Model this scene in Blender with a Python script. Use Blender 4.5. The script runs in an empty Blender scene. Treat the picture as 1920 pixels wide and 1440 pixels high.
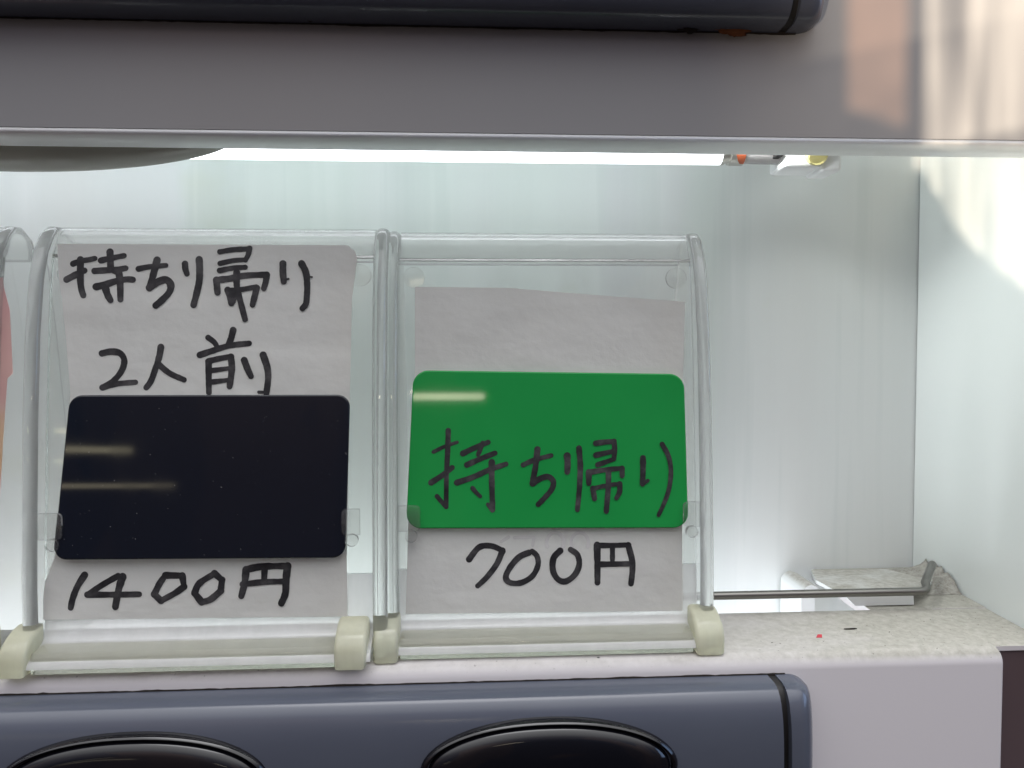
import bpy, bmesh, math, random
from mathutils import Vector, noise
from math import radians, sin, cos, pi, sqrt

S = bpy.context.scene
col = S.collection
random.seed(4)

# ------------------------------------------------------------------ camera
F_PX = 1450.0                       # focal length in photograph pixels (1920 wide)
PITCH, YAW, ROLL = radians(2.4), radians(3.3), radians(-0.17)
fwd = Vector((sin(YAW) * cos(PITCH), cos(YAW) * cos(PITCH), -sin(PITCH)))
r0 = Vector((cos(YAW), -sin(YAW), 0)); u0 = r0.cross(fwd)
R_ = r0 * cos(ROLL) + u0 * sin(ROLL); U_ = u0 * cos(ROLL) - r0 * sin(ROLL)
cd = bpy.data.cameras.new('camera'); cam = bpy.data.objects.new('camera', cd); col.objects.link(cam)
cd.sensor_width = 36.0; cd.lens = 36.0 * F_PX / 1920.0
cd.clip_start = 0.01; cd.clip_end = 100
from mathutils import Matrix
cam.matrix_world = Matrix(((R_.x, U_.x, -fwd.x, 0), (R_.y, U_.y, -fwd.y, 0), (R_.z, U_.z, -fwd.z, 0), (0, 0, 0, 1)))
S.camera = cam

# ------------------------------------------------------------------ world
W = bpy.data.worlds.new('World'); S.world = W; W.use_nodes = True
nt = W.node_tree; nt.nodes.clear()
o_ = nt.nodes.new('ShaderNodeOutputWorld'); bg = nt.nodes.new('ShaderNodeBackground')
tc = nt.nodes.new('ShaderNodeTexCoord'); sx = nt.nodes.new('ShaderNodeSeparateXYZ')
mr = nt.nodes.new('ShaderNodeMapRange'); mr.inputs[1].default_value = -1; mr.inputs[2].default_value = 1
rp = nt.nodes.new('ShaderNodeValToRGB')
els = rp.color_ramp.elements
els[0].position = 0.0; els[0].color = (0.035, 0.033, 0.034, 1)
els[1].position = 1.0; els[1].color = (4.6, 4.6, 4.7, 1)
for p, c in ((0.45, (0.05, 0.047, 0.047)), (0.52, (0.075, 0.07, 0.07)), (0.62, (0.17, 0.17, 0.18)), (0.74, (0.46, 0.465, 0.50)), (0.88, (1.5, 1.5, 1.54)), (0.965, (2.0, 2.0, 2.04)), (0.985, (4.6, 4.6, 4.7))):
    e = els.new(p); e.color = (*c, 1)
nt.links.new(tc.outputs['Generated'], sx.inputs[0]); nt.links.new(sx.outputs['Z'], mr.inputs[0])
nt.links.new(mr.outputs[0], rp.inputs[0])
wm = nt.nodes.new('ShaderNodeMapping'); wm.inputs['Scale'].default_value = (3.2, 3.2, 0.9)      # house fronts across the street
wn = nt.nodes.new('ShaderNodeTexVoronoi'); wn.inputs['Scale'].default_value = 1.6; wn.distance = 'CHEBYCHEV'
wr = nt.nodes.new('ShaderNodeValToRGB'); we = wr.color_ramp.elements
we[0].position = 0.1; we[0].color = (0.45, 0.5, 0.65, 1); we[1].position = 0.9; we[1].color = (1.25, 0.96, 0.86, 1)
wc = nt.nodes.new('ShaderNodeSeparateColor')
wx = nt.nodes.new('ShaderNodeMix'); wx.data_type = 'RGBA'; wx.blend_type = 'MULTIPLY'
wf = nt.nodes.new('ShaderNodeMapRange'); wf.inputs[1].default_value = 0.35; wf.inputs[2].default_value = 0.6; wf.inputs[3].default_value = 1; wf.inputs[4].default_value = 0
nt.links.new(tc.outputs['Generated'], wm.inputs[0]); nt.links.new(wm.outputs[0], wn.inputs['Vector'])
nt.links.new(wn.outputs['Color'], wc.inputs[0]); nt.links.new(wc.outputs[0], wr.inputs[0])
nt.links.new(sx.outputs['Z'], wf.inputs[0]); nt.links.new(wf.outputs[0], wx.inputs[0])
nt.links.new(rp.outputs[0], wx.inputs[6]); nt.links.new(wr.outputs[0], wx.inputs[7]); sk_x = nt.nodes.new('ShaderNodeMapRange'); sk_x.inputs[1].default_value = 0.86; sk_x.inputs[2].default_value = 0.90       # open sky at the end of the street
sk_z = nt.nodes.new('ShaderNodeMapRange'); sk_z.inputs[1].default_value = 0.04; sk_z.inputs[2].default_value = 0.10
sk_m = nt.nodes.new('ShaderNodeMath'); sk_m.operation = 'MULTIPLY'
wy = nt.nodes.new('ShaderNodeMix'); wy.data_type = 'RGBA'; wy.inputs[7].default_value = (0.9, 1.3, 2.1, 1)
nt.links.new(sx.outputs['X'], sk_x.inputs[0]); nt.links.new(sx.outputs['Z'], sk_z.inputs[0]); nt.links.new(sk_x.outputs[0], sk_m.inputs[0]); nt.links.new(sk_z.outputs[0], sk_m.inputs[1])
nt.links.new(sk_m.outputs[0], wy.inputs[0]); nt.links.new(wx.outputs[2], wy.inputs[6]); nt.links.new(wy.outputs[2], bg.inputs[0])
bg.inputs[1].default_value = 1.5
nt.links.new(bg.outputs[0], o_.inputs[0])

# ------------------------------------------------------------------ lamps of the street side, slot lamp, added cabinet fill
def area(name, loc, target, sx_, sy_, power, color, spread=180):
    l = bpy.data.lights.new(name, 'AREA'); l.shape = 'RECTANGLE'; l.size = sx_; l.size_y = sy_
    l.energy = power; l.color = color; l.spread = radians(spread)
    o = bpy.data.objects.new(name, l); col.objects.link(o); o.location = loc
    d = Vector(target) - Vector(loc); o.rotation_euler = d.to_track_quat('-Z', 'Y').to_euler()
    return o
area('shop_lamp', (-0.030, -0.75, 0.112), (0.0, 0.24, 0.0), 0.12, 0.010, 0.0016, (1.0, 0.88, 0.66), 30)
area('shop_lamp', (-0.62, -0.72, 0.037), (-0.11, 0.23, -0.03), 0.22, 0.009, 0.0010, (1.0, 0.9, 0.6), 40)
area('shop_lamp', (-0.60, -0.72, -0.018), (-0.11, 0.23, -0.03), 0.31, 0.007, 0.0007, (1.0, 0.88, 0.6), 40)
area('slot_lamp', (-0.20, 0.279, -0.168), (-0.20, 0.290, 0.0), 0.66, 0.026, 0.62, (0.93, 0.96, 1.0))
area('side_wall_fill', (0.086, 0.2480, 0.0790), (0.180, 0.252, -0.010), 0.030, 0.008, 0.050, (0.96, 1.0, 0.98), 120)  # added fill hidden behind the upper panel, brightens the side wall

S.view_settings.view_transform = 'Standard'; S.view_settings.look = 'None'
S.view_settings.exposure = 0; S.view_settings.gamma = 1; S.view_settings.use_curve_mapping = False
S.render.engine = 'CYCLES'
C = S.cycles
C.use_denoising = True; C.max_bounces = 16; C.transmission_bounces = 14; C.glossy_bounces = 6; C.diffuse_bounces = 6
C.transparent_max_bounces = 16; C.caustics_refractive = True; C.caustics_reflective = False
C.sample_clamp_indirect = 4.0; C.blur_glossy = 1.0

# ------------------------------------------------------------------ helpers
def at(px, py, Y):                   # point of the depth plane y = Y seen at a photograph pixel
    d = fwd + R_ * ((px - 960) / F_PX) - U_ * ((py - 720) / F_PX)
    return d * (Y / d.y)
def on(px, py, f, off=0.0):          # point on a sheet y = f(x, z)
    y = 0.24
    for _ in range(10):
        p = at(px, py, y); y = f(p.x, p.z) - off
    return at(px, py, y)

def link(name, me, mat, parent=None, smooth=False):
    o = bpy.data.objects.new(name, me); col.objects.link(o)
    if mat:
        me.materials.clear(); me.materials.append(mat)
    if smooth:
        for p in me.polygons: p.use_smooth = len(p.vertices) <= 4
    if parent: o.parent = parent
    return o
def frombm(name, bm, mat, parent=None, smooth=False, auto=None):
    bmesh.ops.recalc_face_normals(bm, faces=bm.faces)
    me = bpy.data.meshes.new(name); bm.to_mesh(me); bm.free()
    o = link(name, me, mat, parent, smooth)
    if auto is not None:
        me.set_sharp_from_angle(angle=radians(auto))
        for p in me.polygons:
            if len(p.vertices) > 4: p.use_smooth = False
    return o
def tag(o, label=None, cat=None, group=None, kind=None):
    if label: o['label'] = label
    if cat: o['category'] = cat
    if group: o['group'] = group
    if kind: o['kind'] = kind
    return o
def empty(name, loc):
    o = bpy.data.objects.new(name, None); col.objects.link(o); o.location = loc; o.empty_display_size = 0.01
    return o
def box(bm, x0, x1, y0, y1, z0, z1, bev=0.0, seg=3):
    vs = [bm.verts.new((x, y, z)) for x in (x0, x1) for y in (y0, y1) for z in (z0, z1)]
    fs = [bm.faces.new([vs[i] for i in q]) for q in ((0,1,3,2),(4,6,7,5),(0,4,5,1),(2,3,7,6),(0,2,6,4),(1,5,7,3))]
    if bev:
        es = list({e for f in fs for e in f.edges})
        bmesh.ops.bevel(bm, geom=es, offset=bev, segments=seg, profile=0.5, affect='EDGES')
def extrude_yz(bm, prof, x0, x1, bev=0.0, seg=2):
    a = [bm.verts.new((x0, y, z)) for y, z in prof]; b = [bm.verts.new((x1, y, z)) for y, z in prof]
    n = len(prof); fs = [bm.faces.new(a), bm.faces.new(list(reversed(b)))]
    for i in range(n):
        fs.append(bm.faces.new((a[i], b[i], b[(i+1) % n], a[(i+1) % n])))
    bmesh.ops.recalc_face_normals(bm, faces=fs)
    if bev:
        es = list(fs[0].edges) + list(fs[1].edges)
        bmesh.ops.bevel(bm, geom=es, offset=bev, segments=seg, profile=0.5, affect='EDGES')
def catmull(pts, n=8):
    if len(pts) < 3: 
        (x0, y0), (x1, y1) = pts
        return [(x0 + (x1-x0)*i/n, y0 + (y1-y0)*i/n) for i in range(n+1)]
    P = [pts[0]] + list(pts) + [pts[-1]]; out = []
    for i in range(1, len(P) - 2):
        p0, p1, p2, p3 = P[i-1], P[i], P[i+1], P[i+2]
        for k in range(n):
            t = k / n
            out.append(tuple(0.5*((2*p1[j]) + (-p0[j]+p2[j])*t + (2*p0[j]-5*p1[j]+4*p2[j]-p3[j])*t*t + (-p0[j]+3*p1[j]-3*p2[j]+p3[j])*t**3) for j in (0, 1)))
    out.append(tuple(pts[-1])); return out
def thick_path(path, t):             # closed outline of a path in (y,z) with thickness t to its right-hand side
    n = len(path); off = []
    for i in range(n):
        a = path[max(0, i-1)]; b = path[min(n-1, i+1)]
        dx, dy = b[0]-a[0], b[1]-a[1]; L = math.hypot(dx, dy) or 1
        off.append((path[i][0] + dy/L*t, path[i][1] - dx/L*t))
    return path, off
def sheet_yz(bm, path, t, x0, x1, nx=1):
    a, b = thick_path(path, t); n = len(a)
    xs = [x0 + (x1-x0)*i/nx for i in range(nx+1)]
    A = [[bm.verts.new((x, *p)) for p in a] for x in xs]; B = [[bm.verts.new((x, *p)) for p in b] for x in xs]
    for i in range(nx):
        for j in range(n-1):
            bm.faces.new((A[i][j], A[i][j+1], A[i+1][j+1], A[i+1][j])); bm.faces.new((B[i][j], B[i+1][j], B[i+1][j+1], B[i][j+1]))
        for j in (0, n-1):
            bm.faces.new((A[i][j], A[i+1][j], B[i+1][j], B[i][j]))
    for i in (0, nx):
        for j in range(n-1):
            bm.faces.new((A[i][j], B[i][j], B[i][j+1], A[i][j+1]))
def tube(bm, pts, r, n=14, cap=True):
    pts = [Vector(p) for p in pts]; rings = []
    for i, p in enumerate(pts):
        d = (pts[min(i+1, len(pts)-1)] - pts[max(i-1, 0)]).normalized()
        a = d.orthogonal().normalized() if i == 0 else (rings[-1][1] - d * rings[-1][1].dot(d)).normalized()
        b = d.cross(a); rr = r[i] if isinstance(r, (list, tuple)) else r
        rings.append(([bm.verts.new(p + (a*cos(2*pi*k/n) + b*sin(2*pi*k/n))*rr) for k in range(n)], a))
    for i in range(len(rings)-1):
        A, B = rings[i][0], rings[i+1][0]
        for k in range(n): bm.faces.new((A[k], A[(k+1) % n], B[(k+1) % n], B[k]))
    if cap:
        bm.faces.new(list(reversed(rings[0][0]))); bm.faces.new(rings[-1][0])

# ------------------------------------------------------------------ materials
def mat(name, base=(0.8,)*3, rough=0.5, spec=0.5, metal=0.0, trans=0.0, ior=1.5, coat=0.0, build=None, emit=None):
    m = bpy.data.materials.new(name); m.use_nodes = True
    n = m.node_tree; b = n.nodes['Principled BSDF']
    b.inputs['Base Color'].default_value = (*base, 1); b.inputs['Roughness'].default_value = rough
    b.inputs['Specular IOR Level'].default_value = spec; b.inputs['Metallic'].default_value = metal
    b.inputs['Transmission Weight'].default_value = trans; b.inputs['IOR'].default_value = ior
    b.inputs['Coat Weight'].default_value = coat; b.inputs['Coat Roughness'].default_value = 0.05
    if emit:
        b.inputs['Emission Color'].default_value = (*emit[0], 1); b.inputs['Emission Strength'].default_value = emit[1]
    if build: build(m, n, b)
    return m
def nd(n, t, **kw):
    x = n.nodes.new(t)
    for k, v in kw.items(): setattr(x, k, v)
    return x
def objnoise(n, scale, sv=(1, 1, 1), detail=4, rough=0.55):
    t = nd(n, 'ShaderNodeTexCoord'); mp = nd(n, 'ShaderNodeMapping'); mp.inputs['Scale'].default_value = sv
    ns = nd(n, 'ShaderNodeTexNoise'); ns.inputs['Scale'].default_value = scale; ns.inputs['Detail'].default_value = detail
    ns.inputs['Roughness'].default_value = rough
    n.links.new(t.outputs['Object'], mp.inputs[0]); n.links.new(mp.outputs[0], ns.inputs['Vector'])
    return ns
def ramp(n, src, stops):
    r = nd(n, 'ShaderNodeValToRGB'); e = r.color_ramp.elements
    e[0].position, e[0].color = stops[0][0], (*stops[0][1], 1); e[1].position, e[1].color = stops[-1][0], (*stops[-1][1], 1)
    for p, c in stops[1:-1]:
        k = e.new(p); k.color = (*c, 1)
    n.links.new(src, r.inputs[0]); return r
def mixc(n, fac, a, b, mode='MIX'):
    m = nd(n, 'ShaderNodeMix', data_type='RGBA', blend_type=mode)
    if isinstance(fac, float): m.inputs[0].default_value = fac
    else: n.links.new(fac, m.inputs[0])
    for s, v in ((6, a), (7, b)):
        if isinstance(v, tuple): m.inputs[s].default_value = (*v, 1)
        else: n.links.new(v, m.inputs[s])
    return m.outputs[2]
def bump(n, b, h, strength=0.2, dist=0.001):
    k = nd(n, 'ShaderNodeBump'); k.inputs['Strength'].default_value = strength; k.inputs['Distance'].default_value = dist
    n.links.new(h, k.inputs['Height']); n.links.new(k.outputs[0], b.inputs['Normal'])

def b_wall(m, n, b):
    s1 = objnoise(n, 26, (1, 1, 0.035), 5, 0.6); s2 = objnoise(n, 7, (1, 1, 0.06), 3); g = objnoise(n, 18, (1, 1, 1), 3)
    c = ramp(n, s1.outputs[0], [(0.32, (0.68, 0.725, 0.71)), (0.44, (0.725, 0.765, 0.75)), (0.47, (0.76, 0.795, 0.78)), (0.58, (0.745, 0.78, 0.765)), (0.72, (0.80, 0.825, 0.815))])
    t = ramp(n, s2.outputs[0], [(0.38, (0.94, 1.0, 0.965)), (0.47, (0.96, 0.99, 0.98)), (0.49, (0.985, 0.985, 1.0)), (0.65, (1.0, 0.965, 0.97))])
    c2 = mixc(n, 1.0, c.outputs[0], t.outputs[0], 'MULTIPLY')
    y = ramp(n, g.outputs[0], [(0.62, (1, 1, 1)), (0.80, (0.95, 0.95, 0.87))])
    n.links.new(mixc(n, 1.0, c2, y.outputs[0], 'MULTIPLY'), b.inputs['Base Color'])
    bump(n, b, s1.outputs[0], 0.15, 0.0006)
M_wall = mat('back_wall_paint', rough=0.42, build=b_wall)
def b_side(m, n, b):
    s = objnoise(n, 14, (1, 1, 0.5), 3)
    c = ramp(n, s.outputs[0], [(0.3, (0.80, 0.85, 0.83)), (0.7, (0.85, 0.885, 0.87))])
    n.links.new(c.outputs[0], b.inputs['Base Color'])
M_side = mat('side_wall_paint', rough=0.35, build=b_side)
def b_shelf(m, n, b):
    t = nd(n, 'ShaderNodeTexCoord'); sp = nd(n, 'ShaderNodeSeparateXYZ'); n.links.new(t.outputs['Object'], sp.inputs[0])
    mx = nd(n, 'ShaderNodeMapRange'); mx.inputs[1].default_value = 0.06; mx.inputs[2].default_value = 0.15
    n.links.new(sp.outputs['X'], mx.inputs[0])
    geo = nd(n, 'ShaderNodeNewGeometry'); sn = nd(n, 'ShaderNodeSeparateXYZ'); n.links.new(geo.outputs['Normal'], sn.inputs[0])
    up = nd(n, 'ShaderNodeMapRange'); up.inputs[1].default_value = 0.25; up.inputs[2].default_value = 0.75
    n.links.new(sn.outputs['Z'], up.inputs[0])
    big = objnoise(n, 60, (1, 1.6, 1), 5, 0.65); fine = objnoise(n, 420, (1, 1, 1), 4, 0.7); spk = objnoise(n, 900, (1, 1, 1), 2, 0.5)
    a = nd(n, 'ShaderNodeMath', operation='MULTIPLY_ADD'); a.inputs[1].default_value = 0.60; a.inputs[2].default_value = 0.12
    n.links.new(mx.outputs[0], a.inputs[0])
    d = nd(n, 'ShaderNodeMath', operation='MULTIPLY_ADD'); n.links.new(big.outputs[0], d.inputs[0]); d.inputs[1].default_value = 0.8
    n.links.new(a.outputs[0], d.inputs[2])
    dust = nd(n, 'ShaderNodeMath', operation='MULTIPLY', use_clamp=True); n.links.new(d.outputs[0], dust.inputs[0]); n.links.new(up.outputs[0], dust.inputs[1])
    dc = ramp(n, fine.outputs[0], [(0.35, (0.36, 0.345, 0.30)), (0.55, (0.44, 0.425, 0.375)), (0.7, (0.50, 0.485, 0.44))])
    c = mixc(n, dust.outputs[0], (0.665, 0.635, 0.64), dc.outputs[0])
    k = ramp(n, spk.outputs[0], [(0.70, (0, 0, 0)), (0.76, (1, 1, 1))])
    kk = nd(n, 'ShaderNodeMath', operation='MULTIPLY'); n.links.new(k.outputs[0], kk.inputs[0]); n.links.new(dust.outputs[0], kk.inputs[1])
    n.links.new(mixc(n, kk.outputs[0], c, (0.10, 0.09, 0.08)), b.inputs['Base Color'])
    r = nd(n, 'ShaderNodeMapRange'); r.inputs[3].default_value = 0.28; r.inputs[4].default_value = 0.85
    n.links.new(dust.outputs[0], r.inputs[0]); n.links.new(r.outputs[0], b.inputs['Roughness'])
    bump(n, b, fine.outputs[0], 0.05, 0.0005)
M_shelf = mat('shelf_paint', build=b_shelf)
def b_panel(m, n, b):
    s = objnoise(n, 8, (1, 1, 0.5), 3)
    c = ramp(n, s.outputs[0], [(0.3, (0.32, 0.32, 0.32)), (0.7, (0.35, 0.347, 0.345))])
    n.links.new(c.outputs[0], b.inputs['Base Color'])
M_panel = mat('upper_panel_paint', rough=0.22, build=b_panel)
def b_rail(m, n, b):
    s = objnoise(n, 30, (0.4, 1, 1.5), 4)
    c = ramp(n, s.outputs[0], [(0.3, (0.075, 0.084, 0.112)), (0.7, (0.088, 0.098, 0.126))])
    n.links.new(c.outputs[0], b.inputs['Base Color'])
    r = ramp(n, s.outputs[0], [(0.3, (0.14,)*3), (0.8, (0.24,)*3)]); n.links.new(r.outputs[0], b.inputs['Roughness'])
M_rail = mat('rail_plastic', rough=0.18, build=b_rail)
M_black = mat('black_gloss', (0.004, 0.004, 0.006), 0.06)
M_dark = mat('dark_gap', (0.01, 0.009, 0.009), 0.6)
M_lit_edge = mat('lit_edge_white', (0.90, 0.91, 0.90), 0.35)  # paler than the panel: tube light on its underside put into the colour
M_frame = mat('dark_frame_paint', (0.10, 0.070, 0.074), 0.4)

def acrylic(name, milk, rough, tint=(0.985, 0.99, 0.98), dens=10, var=0.12, diff=0.35):
    # clear plastic with a share of cloudy scattering that also lets light from behind through
    def f(m, n, b):
        t = objnoise(n, 90, (1, 1, 0.25), 5, 0.65)
        r = ramp(n, t.outputs[0], [(0.40, (rough,)*3), (0.8, (rough + 0.10 * var,)*3)]); n.links.new(r.outputs[0], b.inputs['Roughness'])
        w = ramp(n, t.outputs[0], [(0.30, (milk * (1 - var),)*3), (0.75, (milk * (1 + var),)*3)])
        tl = nd(n, 'ShaderNodeBsdfTranslucent'); tl.inputs[0].default_value = (*tint, 1)
        df = nd(n, 'ShaderNodeBsdfDiffuse'); df.inputs[0].default_value = (*tint, 1)
        c1 = nd(n, 'ShaderNodeMixShader'); c1.inputs[0].default_value = diff
        n.links.new(tl.outputs[0], c1.inputs[1]); n.links.new(df.outputs[0], c1.inputs[2])
        c2 = nd(n, 'ShaderNodeMixShader'); n.links.new(w.outputs[0], c2.inputs[0])
        n.links.new(b.outputs[0], c2.inputs[1]); n.links.new(c1.outputs[0], c2.inputs[2])
        n.links.new(c2.outputs[0], n.nodes['Material Output'].inputs[0])
        v = nd(n, 'ShaderNodeVolumeAbsorption'); v.inputs['Color'].default_value = (0.93, 0.96, 0.72, 1); v.inputs['Density'].default_value = dens
        n.links.new(v.outputs[0], n.nodes['Material Output'].inputs['Volume'])
    return mat(name, tint, rough, trans=1.0, ior=1.49, build=f)
M_acr = acrylic('clear_acrylic', 0.06, 0.015, var=0.5)
M_side_acr = acrylic('scuffed_clear_acrylic', 0.18, 0.02, dens=1, var=0.0, diff=0.2)
M_frost = acrylic('cloudy_acrylic', 0.48, 0.09, dens=2, diff=0.8)  # sky highlight along the bottom ledge put into its cloudy white
M_roll = acrylic('polished_acrylic', 0.20, 0.15, dens=2, var=0.1)
M_clip = acrylic('clip_acrylic', 0.10, 0.04, dens=2, var=0.0)
M_foot = acrylic('yellowed_acrylic', 0.50, 0.05, (1.0, 1.0, 0.80), 1.5, diff=0.7)
M_base = acrylic('yellow_tinted_acrylic', 0.14, 0.04, (0.99, 0.99, 0.86), 3, diff=0.6)
def paper(name, c0, c1, tl=0.38):
    def f(m, n, b):
        s = objnoise(n, 22, (1, 1, 1), 4); fi = objnoise(n, 900, (1, 1, 1), 2)
        c = ramp(n, s.outputs[0], [(0.3, c0), (0.7, c1)])
        n.links.new(c.outputs[0], b.inputs['Base Color'])
        w1 = objnoise(n, 48, (1, 1, 1.3), 3, 0.5)
        h = nd(n, 'ShaderNodeMath', operation='MULTIPLY_ADD'); h.inputs[1].default_value = 0.05
        n.links.new(fi.outputs[0], h.inputs[0]); n.links.new(w1.outputs[0], h.inputs[2])
        bump(n, b, h.outputs[0], 0.55, 0.0025)
        t = nd(n, 'ShaderNodeBsdfTranslucent'); n.links.new(c.outputs[0], t.inputs[0])
        mx = nd(n, 'ShaderNodeMixShader'); mx.inputs[0].default_value = tl
        n.links.new(b.outputs[0], mx.inputs[1]); n.links.new(t.outputs[0], mx.inputs[2])
        n.links.new(mx.outputs[0], n.nodes['Material Output'].inputs[0])
    return mat(name, rough=0.75, spec=0.2, build=f)
M_paper = paper('white_paper', (0.83, 0.83, 0.80), (0.88, 0.88, 0.85))
def b_ink(m, n, b):
    s = objnoise(n, 170, (1, 1, 1), 5, 0.65)
    c = ramp(n, s.outputs[0], [(0.3, (0.014, 0.014, 0.016)), (0.5, (0.035, 0.034, 0.037)), (0.72, (0.10, 0.097, 0.098))])
    n.links.new(c.outputs[0], b.inputs['Base Color'])
M_ink = mat('marker_ink', rough=0.5, spec=0.25, build=b_ink)
M_faint = mat('faint_ink', (0.66, 0.655, 0.64), 0.8)
def b_green(m, n, b):
    s = objnoise(n, 20, (1, 1, 1), 3)
    c = ramp(n, s.outputs[0], [(0.3, (0.020, 0.40, 0.085)), (0.7, (0.030, 0.45, 0.105))])
    n.links.new(c.outputs[0], b.inputs['Base Color'])
    t = nd(n, 'ShaderNodeBsdfTranslucent'); t.inputs[0].default_value = (0.02, 0.60, 0.10, 1)
    mx = nd(n, 'ShaderNodeMixShader'); mx.inputs[0].default_value = 0.25
    n.links.new(b.outputs[0], mx.inputs[1]); n.links.new(t.outputs[0], mx.inputs[2])
    n.links.new(mx.outputs[0], n.nodes['Material Output'].inputs[0])
M_green = mat('green_plastic', rough=0.045, build=b_green)
def b_blk(m, n, b):
    s = objnoise(n, 1100, (1, 1, 1), 2, 0.5); z = objnoise(n, 30, (1, 1, 1), 3)
    c = ramp(n, s.outputs[0], [(0.745, (0.006, 0.009, 0.017)), (0.785, (0.15, 0.15, 0.15))])
    n.links.new(c.outputs[0], b.inputs['Base Color'])
    r = ramp(n, z.outputs[0], [(0.40, (0.035,)*3), (0.62, (0.07,)*3), (0.72, (0.20,)*3)]); n.links.new(r.outputs[0], b.inputs['Roughness'])
M_blk = mat('black_plastic', rough=0.1, build=b_blk)
def b_pic(m, n, b):
    s = objnoise(n, 30, (1, 1, 0.8), 3)
    c = ramp(n, s.outputs[0], [(0.3, (0.70, 0.36, 0.38)), (0.5, (0.74, 0.50, 0.44)), (0.62, (0.80, 0.56, 0.30)), (0.75, (0.76, 0.64, 0.55))])
    n.links.new(c.outputs[0], b.inputs['Base Color'])
M_pic = mat('printed_picture', rough=0.4, build=b_pic)
M_steel = mat('rod_steel', (0.23, 0.225, 0.21), 0.34, metal=1.0)
M_white = mat('white_plastic', (0.90, 0.91, 0.91), 0.3)
def b_brk(m, n, b):
    f = objnoise(n, 420, (1, 1, 1), 4, 0.7); g = objnoise(n, 70, (1, 1, 1), 4, 0.6)
    geo = nd(n, 'ShaderNodeNewGeometry'); sn = nd(n, 'ShaderNodeSeparateXYZ'); n.links.new(geo.outputs['Normal'], sn.inputs[0])
    up = nd(n, 'ShaderNodeMapRange'); up.inputs[1].default_value = 0.6; up.inputs[2].default_value = 0.95; n.links.new(sn.outputs['Z'], up.inputs[0])
    gm = ramp(n, g.outputs[0], [(0.3, (0.5,)*3), (0.55, (1,)*3)])
    k = nd(n, 'ShaderNodeMath', operation='MULTIPLY'); n.links.new(up.outputs[0], k.inputs[0]); n.links.new(gm.outputs[0], k.inputs[1])
    dc = ramp(n, f.outputs[0], [(0.35, (0.34, 0.32, 0.27)), (0.6, (0.54, 0.525, 0.48))])
    n.links.new(mixc(n, k.outputs[0], (0.8, 0.82, 0.82), dc.outputs[0]), b.inputs['Base Color'])
M_brk = mat('bracket_white_paint', rough=0.4, build=b_brk)
def b_dust(m, n, b):
    f = objnoise(n, 500, (1, 1, 1), 5, 0.75)
    c = ramp(n, f.outputs[0], [(0.35, (0.28, 0.265, 0.235)), (0.6, (0.45, 0.435, 0.395))]); n.links.new(c.outputs[0], b.inputs['Base Color'])
    bump(n, b, f.outputs[0], 0.5, 0.001)
M_dust = mat('dust', rough=1.0, spec=0.0, build=b_dust)
M_tube = mat('lit_tube', (0.9, 0.9, 0.9), 0.3, emit=((0.91, 0.945, 1.0), 3.0))
M_alu = mat('cap_metal', (0.55, 0.54, 0.50), 0.35, metal=0.8)
M_orange = mat('orange_print', (0.42, 0.10, 0.04), 0.5)
M_tubeend = mat('grey_tube_end', (0.42, 0.41, 0.41), 0.2)
M_screw = mat('yellow_plastic', (0.62, 0.56, 0.25), 0.4)
M_olive = mat('olive_plastic', (0.40, 0.395, 0.34), 0.25)
M_rust = mat('rust', (0.16, 0.055, 0.018), 0.9)
M_grime = mat('grime', (0.02, 0.015, 0.012), 0.9)
M_red = mat('red_scrap', (0.55, 0.05, 0.07), 0.6)

# ------------------------------------------------------------------ the cabinet
YF = 0.2265                            # front plane of the panels
YB = 0.310                             # back wall
XW = at(1718, 660, YB).x               # side wall
XL = -0.62
Z_LIP = at(850, 259, YF).z             # lower edge of the upper panel
P_edge = at(1600, 1229, YF)            # front edge of the shelf
Z_SF = P_edge.z
P_sb = at(1450, 1148, 0.263); Z_SB = P_sb.z
def shelf_z(y): return Z_SF + (Z_SB - Z_SF) * (y - YF) / (0.263 - YF)

bm = bmesh.new(); box(bm, XL, XW + 0.004, YB, YB + 0.003, -0.17, 0.10)
tag(frombm('back_wall', bm, M_wall), kind='structure')
bm = bmesh.new(); box(bm, XW, XW + 0.003, YF + 0.004, YB - 0.0005, -0.17, 0.10)
tag(frombm('side_wall', bm, M_side), kind='structure')
bm = bmesh.new(); box(bm, XL, XW - 0.0005, 0.2425, YB - 0.0005, 0.0935, 0.0965)
tag(frombm('cabinet_ceiling', bm, M_side), kind='structure')
bm = bmesh.new(); box(bm, XL - 0.003, XL - 0.0005, 0.2425, YB, -0.17, 0.10)
tag(frombm('left_wall', bm, M_side), kind='structure')

# upper panel: thick board with a folded lower edge
prof = [(YF, 0.26), (YF, Z_LIP + 0.0012), (YF + 0.0004, Z_LIP + 0.0003), (YF + 0.0012, Z_LIP), (0.2405, Z_LIP + 0.0002), (0.2415, Z_LIP + 0.001), (0.2415, 0.26)]
bm = bmesh.new(); extrude_yz(bm, [(y, max(z, Z_LIP + 0.0016) if z < 0.2 else z) for y, z in ((YF, 0.26), (YF, Z_LIP + 0.0016), (0.2413, Z_LIP + 0.0016), (0.2413, 0.26))], XL, XW + 0.13)
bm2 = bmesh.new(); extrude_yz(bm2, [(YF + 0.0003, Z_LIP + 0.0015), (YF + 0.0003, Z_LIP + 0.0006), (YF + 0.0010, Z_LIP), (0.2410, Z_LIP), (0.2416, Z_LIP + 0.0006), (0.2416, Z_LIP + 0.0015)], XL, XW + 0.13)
tag(frombm('panel_edge', bm2, M_lit_edge, smooth=True, auto=40), kind='structure')
tag(frombm('upper_panel', bm, M_panel, smooth=True, auto=40), kind='structure')

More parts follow.
